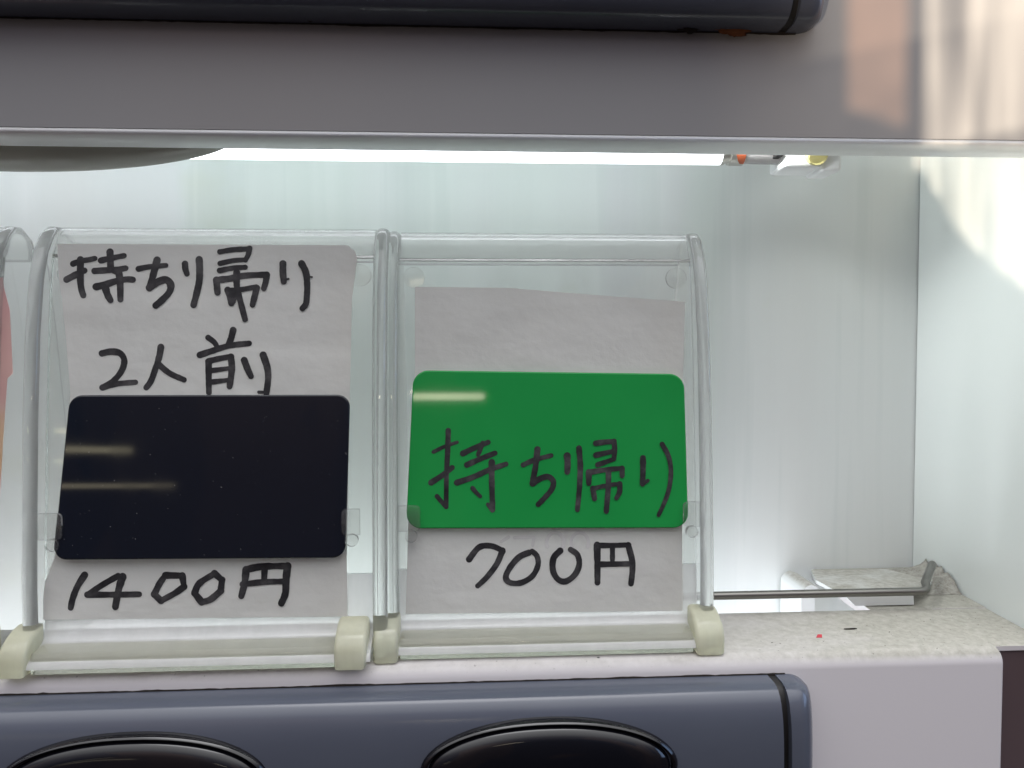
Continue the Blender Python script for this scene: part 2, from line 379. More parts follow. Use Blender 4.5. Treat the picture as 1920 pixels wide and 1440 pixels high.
# shelf with its rounded nose and front face
XS1 = at(1882, 1330, YF).x
nose = [(YF + 0.0045 * (1 - sin(a)), Z_SF + 0.0004 - 0.0045 * (1 - cos(a))) for a in [i * pi / 2 / 6 for i in range(7)]]
prof = [(0.263, Z_SB), (0.2445, shelf_z(0.2445))] + nose + [(YF, -0.18), (0.2445, -0.18), (0.2445, Z_SB - 0.010), (0.263, Z_SB - 0.004)]
bm = bmesh.new(); extrude_yz(bm, prof, XL, XS1, 0.0012, 3)
z0, z1 = shelf_z(YB - 0.001), shelf_z(YF + 0.002)
vv = [(0.2628, shelf_z(0.2628) - 0.0004), (YB - 0.0008, z0), (YB - 0.0008, z0 - 0.004), (0.2628, shelf_z(0.2628) - 0.005)]
xr0 = at(1600, 1120, 0.275).x
extrude_yz(bm, [(0.2631, Z_SB), (YB - 0.0008, shelf_z(YB)), (YB - 0.0008, shelf_z(YB) - 0.004), (0.2631, Z_SB - 0.004)], xr0, XW - 0.0006)
extrude_yz(bm, [(YF + 0.0045, shelf_z(YF + 0.0045) - 0.0003), (0.263, Z_SB - 0.0003), (0.263, Z_SB - 0.0018), (YF + 0.0045, Z_SF - 0.0016)], XS1 - 0.001, XW - 0.0006)
tag(frombm('shelf', bm, M_shelf, smooth=True, auto=35), kind='structure')
bm = bmesh.new(); box(bm, XS1 - 0.002, XW + 0.13, YF + 0.005, YF + 0.008, -0.18, Z_SF - 0.0018)
box(bm, XW + 0.0032, XW + 0.13, YF + 0.0005, YF + 0.0034, Z_SF - 0.006, Z_LIP - 0.0005)
tag(frombm('side_frame', bm, M_frame), kind='structure')

# ------------------------------------------------------------------ added spot with a streak pattern, standing in for warm pane reflections
def pane_streak_light():
    L = Vector((-0.30, -0.40, -0.20)); T = Vector((0.17, 0.25, 0.06)); ax = (T - L).normalized()
    q = ax.to_track_quat('-Z', 'Y'); Mi = q.to_matrix().transposed()
    l = bpy.data.lights.new('pane_streak_spot', 'SPOT'); l.spot_size = radians(30); l.spot_blend = 0.05; l.shadow_soft_size = 0.0025
    l.energy = 34.0; l.color = (1, 1, 1)
    o = bpy.data.objects.new('pane_streak_spot', l); col.objects.link(o); o.location = L; o.rotation_euler = q.to_euler()
    def uv(P):
        d = Mi @ (P - L); return (d.x / -d.z, d.y / -d.z)
    def wall(px, py):
        y = 0.28
        for _ in range(60):
            c = at(px, py, y); y += (XW - c.x) * 0.6
        return uv(at(px, py, y))
    def pan(px, py): return uv(at(px, py, YF))
    l.use_nodes = True; n = l.node_tree; em = n.nodes['Emission']
    tc = n.nodes.new('ShaderNodeTexCoord'); sp = n.nodes.new('ShaderNodeSeparateXYZ'); n.links.new(tc.outputs['Normal'], sp.inputs[0])
    def mth(op, a, b=None, c=None, clamp=False):
        m = n.nodes.new('ShaderNodeMath'); m.operation = op; m.use_clamp = clamp
        for i, v in enumerate((a, b, c)):
            if v is None: continue
            if isinstance(v, (int, float)): m.inputs[i].default_value = v
            else: n.links.new(v, m.inputs[i])
        return m.outputs[0]
    zz = mth('MULTIPLY', sp.outputs['Z'], -1.0)
    sg = GOBO_SIGN
    u = mth('DIVIDE', sp.outputs['X'], zz); v = mth('DIVIDE', sp.outputs['Y'], zz)
    def step(x, a, b):
        m = n.nodes.new('ShaderNodeMapRange'); m.interpolation_type = 'SMOOTHSTEP'
        for i, k in ((1, a), (2, b), (3, 0.0), (4, 1.0)):
            if isinstance(k, (int, float)): m.inputs[i].default_value = k
            else: n.links.new(k, m.inputs[i])
        n.links.new(x, m.inputs[0]); return m.outputs[0]
    def curve(pts):                    # v as a piecewise linear function of u
        e = None
        pts = sorted(pts)
        out = pts[0][1]
        for (a, va), (b, vb) in zip(pts, pts[1:]):
            m = n.nodes.new('ShaderNodeMapRange'); m.clamp = True
            for i, k in ((1, a), (2, b), (3, 0.0), (4, vb - va)): m.inputs[i].default_value = k
            n.links.new(u, m.inputs[0]); out = mth('ADD', m.outputs[0], out)
        return out
    def nz(su, sv, det, off):
        cb = n.nodes.new('ShaderNodeCombineXYZ'); n.links.new(mth('MULTIPLY', u, su), cb.inputs[0]); n.links.new(mth('MULTIPLY', v, sv), cb.inputs[1]); cb.inputs[2].default_value = off
        t = n.nodes.new('ShaderNodeTexNoise'); t.inputs['Scale'].default_value = 1; t.inputs['Detail'].default_value = det
        n.links.new(cb.outputs[0], t.inputs['Vector']); return t.outputs[0]
    lipv = pan(1800, 262)[1]
    onpan = step(v, lipv - 0.002, lipv + 0.001)
    offpan = mth('SUBTRACT', 1.0, onpan)
    # on the side wall
    low = curve([wall(1722, 322), wall(1740, 345), wall(1762, 385), wall(1790, 430), wall(1818, 470), wall(1850, 495), wall(1915, 545)])
    wig = mth('MULTIPLY', mth('SUBTRACT', nz(330, 4, 2, 1.0), 0.5), 0.008)
    wl = mth('ADD', low, wig)
    st = step(nz(240, 9, 3, 4.0), 0.38, 0.62)
    wallv = mth('MULTIPLY', step(v, wl, mth('ADD', wl, 0.004)), mth('MULTIPLY_ADD', st, 0.75, 0.35))
    u0 = wall(1719, 400)[0]
    wallv = mth('MULTIPLY', mth('MULTIPLY', mth('MULTIPLY', wallv, step(u, u0 - 0.002, u0 + 0.001)), offpan), 1.25)
    # on the panel: streaks at the far right, a warm oblong, a faint glow above
    p0, p1 = pan(1732, 150)[0], pan(1740, 150)[0]
    st2 = step(nz(170, 7, 3, 8.0), 0.36, 0.60)
    pv = mth('MULTIPLY', step(u, p0, p1), mth('MULTIPLY_ADD', st2, 2.3, 0.45))
    a0, a1, b0, b1 = pan(1583, 160)[0], pan(1596, 160)[0], pan(1692, 160)[0], pan(1706, 160)[0]
    obl = mth('MULTIPLY', step(u, a0, a1), mth('SUBTRACT', 1.0, step(u, b0, b1)))
    ol = curve([pan(1585, 214), pan(1640, 228), pan(1708, 256)])
    obl = mth('MULTIPLY', obl, step(v, ol, mth('ADD', ol, 0.004)))
    obl = mth('MULTIPLY', obl, mth('MULTIPLY_ADD', nz(60, 40, 2, 2.0), 0.9, 0.22))
    gl0 = pan(1600, 101)[1]; gl1 = pan(1600, 93)[1]
    glow = mth('MULTIPLY', mth('MULTIPLY', step(v, gl0, gl1), step(u, pan(1420, 60)[0], pan(1640, 60)[0])), 0.28)
    soft = mth('MULTIPLY', step(u, pan(1290, 160)[0], pan(1500, 160)[0]), mth('MULTIPLY_ADD', nz(55, 30, 2, 6.0), 0.16, 0.02))
    tot_p = mth('MULTIPLY', mth('ADD', mth('ADD', pv, soft), mth('ADD', obl, glow)), onpan)
    tot = mth('ADD', tot_p, wallv)
    n.links.new(tot, em.inputs['Strength'])
    mx = n.nodes.new('ShaderNodeMix'); mx.data_type = 'RGBA'
    mx.inputs[6].default_value = (1.0, 0.84, 0.66, 1); mx.inputs[7].default_value = (1.0, 0.58, 0.36, 1)
    n.links.new(mth('MULTIPLY', obl, 2.0, None, True), mx.inputs[0]); n.links.new(mx.outputs[2], em.inputs['Color'])
GOBO_SIGN = 1
pane_streak_light()

# ------------------------------------------------------------------ button rails
RH = 0.050
def rail_prof(zc, s=1.0, k=1.0):       # convex front, (y, z) points; s shrinks towards the face plane
    h = RH / 2 * k; D = 0.0135 * s; out = []
    for i in range(25):
        a = -pi/2 + pi * i / 24
        out.append((YF - 0.0002 - D * abs(cos(a)) ** 0.42, zc + h * (abs(sin(a)) ** 0.75) * (1 if a > 0 else -1)))
    return [(YF + 0.0015, zc - h)] + out + [(YF + 0.0015, zc + h)]
def loft(bm, stations):                # stations: list of (x, profile)
    rows = [[bm.verts.new((x, y, z)) for y, z in p] for x, p in stations]
    n = len(rows[0])
    for A, B in zip(rows, rows[1:]):
        for i in range(n): bm.faces.new((A[i], B[i], B[(i+1) % n], A[(i+1) % n]))
    bm.faces.new(rows[0]); bm.faces.new(list(reversed(rows[-1])))
def oval(bm, cx, cz, a, b, loops, n=72, close=True):
    rows = []
    for sc, y in loops:
        rows.append([bm.verts.new((cx + a * sc * abs(cos(t)) ** 0.92 * (1 if cos(t) > 0 else -1) , y, cz + (b - (1 - sc) * a * 0.72 if sc > 0.5 else b * sc * 0.8) * sin(t))) for t in [2*pi*k/n for k in range(n)]])
    for A, B in zip(rows, rows[1:]):
        for k in range(n): bm.faces.new((A[k], A[(k+1) % n], B[(k+1) % n], B[k]))
    if close: bm.faces.new(rows[-1])
def make_rail(zc, label, xe, buttons, upper):
    root = empty('button_rail', (0, YF, zc))
    tag(root, label, 'button rail', 'button rails on the cabinet front')
    inv = Matrix.Translation((0, -YF, -zc))
    def P(name, bm, m, parent=root, auto=50, local=True):
        if local: bmesh.ops.transform(bm, matrix=inv, verts=bm.verts)
        return frombm(name, bm, m, parent, True, auto)
    bm = bmesh.new(); loft(bm, [(XL, rail_prof(zc)), (xe, rail_prof(zc))]); P('rail_body', bm, M_rail)
    bm = bmesh.new(); loft(bm, [(xe, rail_prof(zc, 0.80, 0.985)), (xe + 0.0024, rail_prof(zc, 0.80, 0.985))]); P('joint_gap', bm, M_dark)
    st = [(xe + 0.0024, rail_prof(zc))]
    for i in range(0, 9):
        a = pi/2 * i / 8
        st.append((xe + 0.0052 + 0.0066 * sin(a), rail_prof(zc, max(0.05, cos(a)) ** 0.8, 1 - 0.16 * (1 - cos(a)))))
    bm = bmesh.new(); loft(bm, st); P('end_cap', bm, M_rail)
    # dirty seam along the edge towards the cabinet opening
    sg = -1 if upper else 1
    ze = zc + sg * RH / 2
    bm = bmesh.new(); xs = [XL + (xe + 0.0055 - XL) * i / 400 for i in range(401)]
    A = []; B = []
    for x in xs:
        w = 0.00030 + 0.00035 * max(0, noise.noise((x * 120, 3.3 + sg, 0))) + 0.0002 * noise.noise((x * 600, 1, 0))
        A.append(bm.verts.new((x, YF - 0.0006, ze - sg * 0.0004))); B.append(bm.verts.new((x, YF - 0.0006, ze + sg * max(w, 0.00005))))
    for i in range(400): bm.faces.new((A[i], A[i+1], B[i+1], B[i]))
    ex = bmesh.ops.extrude_face_region(bm, geom=bm.faces[:])
    bmesh.ops.translate(bm, vec=(0, 0.0004, 0), verts=[v for v in ex['geom'] if isinstance(v, bmesh.types.BMVert)])
    P('dirty_seam', bm, M_grime)
    for px, top in buttons:
        yb = YF - 0.0135
        c = at(px, top, yb - 0.001); a, b = 0.0366, 0.0140; cz = c.z - b
        bm = bmesh.new()
        oval(bm, c.x, cz, a, b, [(1.0, yb + 0.004), (1.0, yb - 0.0002), (0.99, yb - 0.0011), (0.972, yb - 0.0016), (0.952, yb - 0.0013), (0.945, yb - 0.0002), (0.944, yb + 0.003)], close=False)
        bz = P('button', bm, M_black)
        bm = bmesh.new()
        oval(bm, c.x, cz, a, b, [(0.938, yb + 0.003), (0.938, yb - 0.0004), (0.930, yb - 0.0012), (0.90, yb - 0.0022), (0.82, yb - 0.0032), (0.7, yb - 0.0037), (0.45, yb - 0.0040), (0.2, yb - 0.0041)])
        P('push_cap', bm, M_black, bz)
    return root
zc_lo = at(720, 1286, YF - 0.001).z - RH / 2
zc_up = at(720, 45, YF - 0.001).z + RH / 2
make_rail(zc_lo, 'blue grey button rail with black oval buttons below the shelf', at(1452, 1280, YF - 0.006).x, [(245, 1380), (1032, 1352)], False)
up = make_rail(zc_up, 'dark rusty edged rail across the top above the grey panel', at(1472, 45, YF - 0.006).x, [], True)
def spot(name, px, py, r, m, dy, sx_, sz_):
    bm = bmesh.new(); c = at(px, py, YF - dy)
    q = bmesh.ops.create_icosphere(bm, subdivisions=3, radius=r)
    for v in q['verts']:
        k = 1 + 0.6 * noise.noise(v.co * 1000 + Vector((px, 0, 0)))
        v.co = Vector((v.co.x * sx_ * k, v.co.y * 0.5 * k, v.co.z * sz_ * k)) + c - Vector((0, YF, zc_up))
    frombm(name, bm, m, up, True)
for px, py, r in ((1345, 49, 0.0008), (1364, 52, 0.0012), (1379, 55, 0.0015), (1392, 52, 0.0009)): spot('rust_spot', px, py, r * 1.5, M_rust, 0.0016, 1.7, 0.8)
for px, py, r in ((1278, 48, 0.0010), (1292, 50, 0.0014), (1330, 49, 0.0007), (1420, 50, 0.0006), (583, 33, 0.0009)): spot('grime_spot', px, py, r * 1.4, M_grime, 0.0018, 1.5, 0.8)

# ------------------------------------------------------------------ fluorescent tube, its socket, sagging cover
YT = 0.270; RT = 0.0046
t0 = at(430, 283, YT); x1 = at(1350, 290, YT).x; zt = at(1000, 305, YT).z + RT
root = tag(empty('fluorescent_tube', (x1, YT, zt)), 'lit white fluorescent tube behind the lower edge of the upper panel', 'lamp')
def rel(bm, c): bmesh.ops.translate(bm, vec=-Vector(c), verts=bm.verts)
cc = (x1, YT, zt)
bm = bmesh.new(); tube(bm, [(XL + 0.02, YT, zt), (x1 - 0.1, YT, zt), (x1, YT, zt)], RT, 24); rel(bm, cc); frombm('glass_tube', bm, M_tube, root, True, 40)
xa, xb = at(1392, 290, YT).x, at(1458, 292, YT).x
bm = bmesh.new(); tube(bm, [(x1, YT, zt), (x1 + 0.0012, YT, zt), (x1 + 0.0014, YT, zt), (x1 + 0.0028, YT, zt), (x1 + 0.003, YT, zt), (xa, YT, zt)], [RT * 1.02, RT * 1.02, RT * 0.9, RT * 0.9, RT * 1.05, RT * 1.05], 24)
rel(bm, cc); cap = frombm('end_cap', bm, M_alu, root, True, 30)
bm = bmesh.new()
rr = RT * 1.065; rows = []
for i in range(7):
    a = radians(-72 + 95 * i / 6)       # band of orange print wrapped on the cap, its left edge slanting
    rows.append([bm.verts.new((x, YT - rr * cos(a), zt + rr * sin(a))) for x in (xa - 0.0015 - 0.0035 * (i / 6) ** 0.7, xa - 0.0002)])
for A, B in zip(rows, rows[1:]): bm.faces.new((A[0], A[1], B[1], B[0]))
rel(bm, cc); frombm('orange_mark', bm, M_orange, cap, True)
bm = bmesh.new(); tube(bm, [(xa, YT, zt), (xb + 0.004, YT, zt)], RT * 0.92, 24); rel(bm, cc); frombm('dark_end', bm, M_tubeend, root, True, 40)

so = at(1510, 300, YT)
sk = tag(empty('lamp_socket', (so.x, YT, so.z)), 'white plastic lamp socket at the right end of the fluorescent tube', 'socket')
bm = bmesh.new()
sx0, sx1 = at(1458, 300, YT).x, at(1562, 300, YT).x
zb = at(1490, 321, YT).z; zb2 = at(1540, 329, YT).z
box(bm, sx0, sx1 - 0.004, YT - 0.006, YT + 0.008, zb, zb + 0.014, 0.0012)
box(bm, sx1 - 0.0072, sx1, YT - 0.007, YT + 0.007, zb2, zb2 + 0.0105, 0.0014)
rel(bm, sk.location); frombm('socket_body', bm, M_white, sk, True, 40)
bm = bmesh.new(); c = at(1538, 288, YT - 0.007)
tube(bm, [(c.x - 0.0015, c.y + 0.002, c.z), (c.x - 0.0015, c.y - 0.0016, c.z - 0.0006), (c.x - 0.0015, c.y - 0.002, c.z - 0.0008)], [0.0036, 0.0036, 0.003], 20)
rel(bm, sk.location); frombm('screw_cap', bm, M_screw, sk, True, 40)
bm = bmesh.new(); c = at(1515, 285, YT - 0.0062)
box(bm, c.x - 0.001, c.x + 0.0022, c.y - 0.0008, c.y + 0.001, c.z - 0.0013, c.z + 0.0018, 0.0003)
rel(bm, sk.location); frombm('slot', bm, M_dark, sk)
bm = bmesh.new(); c = at(1461, 287, YT - 0.0055)
box(bm, c.x - 0.0014, c.x + 0.0010, c.y - 0.0012, c.y + 0.003, c.z - 0.0014, c.z + 0.0024, 0.0004)
rel(bm, sk.location); frombm('pin_hole', bm, M_dark, sk)

# curved cover sagging at the left
xc = at(40, 300, 0.252).x; xr = at(452, 266, 0.252).x; A_ = xr - xc
ztop = Z_LIP + 0.004; zlow = at(40, 321, 0.252).z; zrim = at(452, 268, 0.252).z
bm = bmesh.new(); rows = []
NX, NS = 60, 14
for i in range(NX + 1):
    x = xc - A_ + 2 * A_ * i / NX
    e = sqrt(max(0, 1 - ((x - xc) / A_) ** 2)) ** 1.15
    zb_ = zrim - (zrim - zlow) * e
    row = []
    for j in range(NS + 1):
        s = j / NS
        a = s * pi / 2
        row.append(bm.verts.new((x, 0.2432 + 0.0098 * (1 - cos(a)) * (0.3 + 0.7 * e), ztop + (zb_ - ztop) * sin(a))))
    rows.append(row)
for A, B in zip(rows, rows[1:]):
    for j in range(NS): bm.faces.new((A[j], A[j+1], B[j+1], B[j]))
ex = bmesh.ops.extrude_face_region(bm, geom=bm.faces[:])
bmesh.ops.translate(bm, vec=(0, 0.0007, 0.0006), verts=[v for v in ex['geom'] if isinstance(v, bmesh.types.BMVert)])
o = frombm('sagging_cover', bm, M_olive, None, True, 50)
tag(o, 'olive grey curved plastic cover sagging below the upper panel at the left', 'cover')

# ------------------------------------------------------------------ acrylic holders
XR0 = at(720, 1000, 0.2355).x; HW = at(1341, 1000, 0.2355).x - XR0
YFOOT = 0.2285; ZB = shelf_z(0.2325) + 0.0002
FACE = [(-0.0815, 0.2402), (-0.054, 0.2415), (-0.030, 0.2432), (-0.006, 0.2452), (0.015, 0.2474), (0.028, 0.2496), (0.034, 0.2512), (0.06, 0.259)]
def face_y(z):
    if z <= FACE[0][0]: return FACE[0][1]
    for (a, ya), (b, yb) in zip(FACE, FACE[1:]):
        if z <= b: return ya + (yb - ya) * (z - a) / (b - a)
    return FACE[-1][1]
ZT = at(1030, 433, 0.254).z
def make_holder():
    root = empty('price_holder', (XR0, YFOOT, ZB))
    inv = Matrix.Translation((-XR0, -YFOOT, -ZB))
    def P(name, bm, m, auto=35):
        bmesh.ops.transform(bm, matrix=inv, verts=bm.verts)
        return frombm(name, bm, m, root, True, auto)
    x0, x1 = XR0, XR0 + HW; tw = 0.0042
    side = [(0.2352, ZB + 0.010), (0.2352, -0.070), (0.2366, -0.045), (0.2384, -0.018), (0.2408, 0.006), (0.2436, 0.022), (0.2466, 0.031),
            (0.2505, ZT - 0.0030), (0.2545, ZT - 0.0004), (0.259, ZT), (0.2645, ZT - 0.0030), (0.269, ZT - 0.011), (0.273, 0.012), (0.279, -0.03), (0.281, -0.065), (0.281, shelf_z(0.263) + 0.001), (0.262, shelf_z(0.262) + 0.0004), (0.238, shelf_z(0.238) + 0.0004)]
    for xa, xb in ((x0, x0 + tw), (x1 - tw, x1)):
        bm = bmesh.new(); extrude_yz(bm, side, xa, xb, 0.0016, 4); P('side_panel', bm, M_side_acr)
    # face plate: rolled top edge, long face, bottom ledge curling to the front
    RR = 0.0072; zc = ZT - RR; yc = 0.2593
    path = [(yc + RR * cos(a), zc + RR * sin(a)) for a in [radians(-25 + 200 * i / 12) for i in range(13)]]
    path = [p for p in path if p[0] > face_y(p[1]) + 0.0002 or p[1] > zc]
    path += [(face_y(z), z) for z in (0.030, 0.022, 0.012, 0.0, -0.012, -0.025, -0.04, -0.055, -0.068)]
    zl = at(1000, 1160, 0.240).z
    path += [(0.2400, zl + 0.003), (0.2393, zl), (0.2378, zl - 0.0016), (0.2355, zl - 0.0026), (0.2330, zl - 0.0034), (0.2310, zl - 0.0040), (0.2296, zl - 0.0050), (0.2291, zl - 0.0064)]
    i1 = next(i for i, p in enumerate(path) if p[1] < 0.0301 and p[0] < 0.2515); i2 = next(i for i, p in enumerate(path) if p[1] < -0.067)
    for nm, seg, m in (('rolled_edge', path[:i1 + 1], M_roll), ('face_plate', path[i1:i2 + 1], M_acr), ('bottom_ledge', path[i2:], M_frost)):
        bm = bmesh.new(); sheet_yz(bm, seg, -0.0020, x0 + tw + 0.0001, x1 - tw - 0.0001); P(nm, bm, m)
    # back foot strip under the plate keeps it upright
    for xa, xb in ((x0 - 0.0030, x0 + 0.0046), (x1 - 0.0078, x1 + 0.0012)):
        fp = [(0, 0.0001), (-0.0001, 0.0050), (0.0006, 0.0072), (0.0022, 0.0090), (0.0048, 0.0106), (0.0080, 0.0118), (0.0110, 0.0122), (0.0110, 0.0001)]
        bm = bmesh.new(); extrude_yz(bm, [(YFOOT + y, ZB + z) for y, z in fp], xa, xb, 0.0012, 3); P('foot', bm, M_foot)
    bm = bmesh.new()
    extrude_yz(bm, [(0.2305, ZB + 0.0003), (0.2303, ZB + 0.0046), (0.2312, ZB + 0.0062), (0.2380, ZB + 0.0068), (0.2392, ZB + 0.0060), (0.2392, shelf_z(0.2392) + 0.0004)], x0 + 0.0048, x1 - 0.0080, 0.0006, 2)
    P('base_strip', bm, M_base)
    for _ in ():
        pass
    for sgn in (1, -1):
        xw = x0 + tw if sgn == 1 else x1 - tw
        zt1, zb1 = at(1000, 945, 0.238).z, at(1000, 992, 0.238).z
        L = 0.0066 if sgn == 1 else 0.0052; r = 0.0014; yq = 0.2376
        pts = [(0, zt1)] + [(L - r + r * sin(a), zt1 - r + r * cos(a)) for a in [pi/2 * i / 5 for i in range(6)]] + [(L - r + r * cos(a), zb1 + r - r * sin(a)) for a in [pi/2 * i / 5 for i in range(6)]] + [(0, zb1)]
        bm = bmesh.new()
        va = [bm.verts.new((xw + sgn * p[0], yq, p[1])) for p in pts]; vb = [bm.verts.new((xw + sgn * p[0], yq + 0.0009, p[1])) for p in pts]
        bm.faces.new(va); bm.faces.new(list(reversed(vb))); n = len(pts)
        for i in range(n): bm.faces.new((va[i], va[(i+1) % n], vb[(i+1) % n], vb[i]))
        tube(bm, [(xw + sgn * (L - 0.0028), yq - 0.0002, zb1 - 0.0016), (xw + sgn * (L - 0.0028), yq + 0.0016, zb1 - 0.0016)], 0.0019, 18)
        P('clip', bm, M_clip)
        # round upper tab
        zu = at(1000, 520, 0.248).z; bm = bmesh.new()
        tube(bm, [(xw + sgn * 0.0045, face_y(zu) + 0.0022, zu), (xw + sgn * 0.0045, face_y(zu) + 0.0032, zu)], 0.0034, 24)
        P('round_tab', bm, M_acr)
    return root
H = make_holder()
GH = 'clear acrylic price holders standing on the shelf'
tag(H, 'clear acrylic holder with the green card, beside the metal rod', 'price holder', GH)
DY_L = -0.0050
def copy_tree(o, parent=None):
    c = o.copy(); col.objects.link(c); c.parent = parent
    for ch in list(o.children): copy_tree(ch, c)
    return c
H2 = copy_tree(H)
XL0 = at(32, 1000, 0.2355 + DY_L).x
H2.location = (XL0, YFOOT + DY_L * 0.93, ZB + 0.0002)
for ch in H2.children:
    if ch.name.startswith('clip') and ch.data.vertices[0].co.x > HW / 2: ch.location.x -= 0.0036
H2.scale = (1.035, 1, 1)
for ch in H2.children:
    if ch.name.startswith('foot') and ch.data.vertices[0].co.x > HW / 2: ch.location.x -= 0.0065
tag(H2, 'clear acrylic holder with the black card and 1400 yen sheet', 'price holder', GH)
H3 = copy_tree(H)
XLL = at(63, 470, 0.2645 + DY_L).x - HW
H3.location = (XLL, YFOOT + DY_L * 0.93, ZB + 0.0002)
tag(H3, 'clear acrylic holder with the pink picture sheet, cut off at the left edge', 'price holder', GH)

# ------------------------------------------------------------------ sheets, cards and the writing on them
def lerp_tab(tab, v):
    if v <= tab[0][0]: return tab[0][1]
    for (a, xa), (b, xb) in zip(tab, tab[1:]):
        if v <= b: return xa + (xb - xa) * (v - a) / (b - a)
    return tab[-1][1]
def sheet(name, left, right, top, bottom, f, mat_, label, ns=28, ntt=60):
    bm = bmesh.new(); rows = []
    for j in range(ntt + 1):
        row = []
        for i in range(ns + 1):
            s = i / ns; py = top(s) + (bottom(s) - top(s)) * j / ntt
            px = lerp_tab(left, py) * (1 - s) + lerp_tab(right, py) * s
            row.append(bm.verts.new(on(px, py, f)))
        rows.append(row)
    for A, B in zip(rows, rows[1:]):
        for i in range(ns): bm.faces.new((A[i], A[i+1], B[i+1], B[i]))
    ex = bmesh.ops.extrude_face_region(bm, geom=bm.faces[:])
    bmesh.ops.translate(bm, vec=(0, 0.00012, 0), verts=[v for v in ex['geom'] if isinstance(v, bmesh.types.BMVert)])
    o = frombm(name, bm, mat_, None, True, 60); tag(o, label, 'paper'); return o
def wob(x, z, k): return 0.00042 * noise.noise((x * 38 + k, z * 26, k)) + 0.00016 * noise.noise((x * 16 + z * 150 + k, z * 24, k + 5)) 
def f_right(x, z): return face_y(z) - 0.00065 + wob(x, z, 3.0) * 0.6
def f_left(x, z): return face_y(z) + DY_L * 0.93 - 0.00075 + wob(x, z, 9.0)

sheetL = sheet('paper_sheet', [(456, 107), (520, 110), (560, 116), (640, 124), (740, 132), (1050, 102), (1060, 96), (1090, 85), (1120, 80), (1165, 80)],
               [(456, 640), (463, 660), (478, 670), (500, 668), (560, 660), (740, 656), (1050, 650), (1165, 652)],
               lambda s: 457 + 3 * s, lambda s: 1162 - 6 * s, f_left, M_paper, 'white sheet handwritten 2 portions and 1400 yen behind the black card')
sheetR = sheet('paper_sheet', [(530, 778), (700, 778), (1000, 765), (1165, 760)], [(540, 1285), (720, 1281), (1000, 1279), (1160, 1280)],
               lambda s: 538 + 5 * s + 40 * max(0, s - 0.35) ** 1.0 * (1 - 0.12 * s), lambda s: 1151 - 6 * s, f_right, M_paper, 'white sheet handwritten 700 yen with slanting top behind the green card')

def card(name, TL, TR, BL, BR, yt, yb, rad, m, label):
    P = [at(*TL, yt), at(*TR, yt), at(*BL, yb), at(*BR, yb)]
    Wd = ((P[1]-P[0]).length + (P[3]-P[2]).length) / 2; Hh = ((P[2]-P[0]).length + (P[3]-P[1]).length) / 2
    nrm = (P[1]-P[0]).cross(P[2]-P[0]).normalized()
    if nrm.y > 0: nrm = -nrm
    def q(s, t): return (P[0]*(1-s) + P[1]*s)*(1-t) + (P[2]*(1-s) + P[3]*s)*t
    def loop(ins, d):
        pts = []
        r = rad - ins
        for cx, cy, a0 in ((Wd-rad, rad, -90), (Wd-rad, Hh-rad, 0), (rad, Hh-rad, 90), (rad, rad, 180)):
            for k in range(9):
                a = radians(a0 + 90 * k / 8); pts.append(q((cx + r*cos(a))/Wd, (cy + r*sin(a))/Hh) - nrm * d)
        return pts
    bm = bmesh.new(); rows = [[bm.verts.new(p) for p in loop(i, d)] for i, d in ((0.0004, 0.0012), (0, 0.0009), (0, 0.0003), (0.00012, 0.0001), (0.0004, 0))]
    n = len(rows[0])
    for A, B in zip(rows, rows[1:]):
        for i in range(n): bm.faces.new((A[i], A[(i+1) % n], B[(i+1) % n], B[i]))
    bm.faces.new(rows[0]); bm.faces.new(rows[-1])
    o = frombm(name, bm, m, None, True, 40); tag(o, label, 'card', 'plastic cards clipped in the holders')
    p0 = P[0]
    def f(x, z): return p0.y - (nrm.x * (x - p0.x) + nrm.z * (z - p0.z)) / nrm.y
    return o, f
cardL, fcL = card('plastic_card', (130, 741), (656, 740), (99, 1050), (647, 1046), 0.2375, 0.2329, 0.0038, M_blk, 'black glossy blank card in the middle of the 1400 yen holder')
cardR, fcR = card('plastic_card', (775, 694), (1283, 701), (761, 991), (1291, 990), 0.2433, 0.2388, 0.0048, M_green, 'green plastic card with handwriting above the 700 yen price')

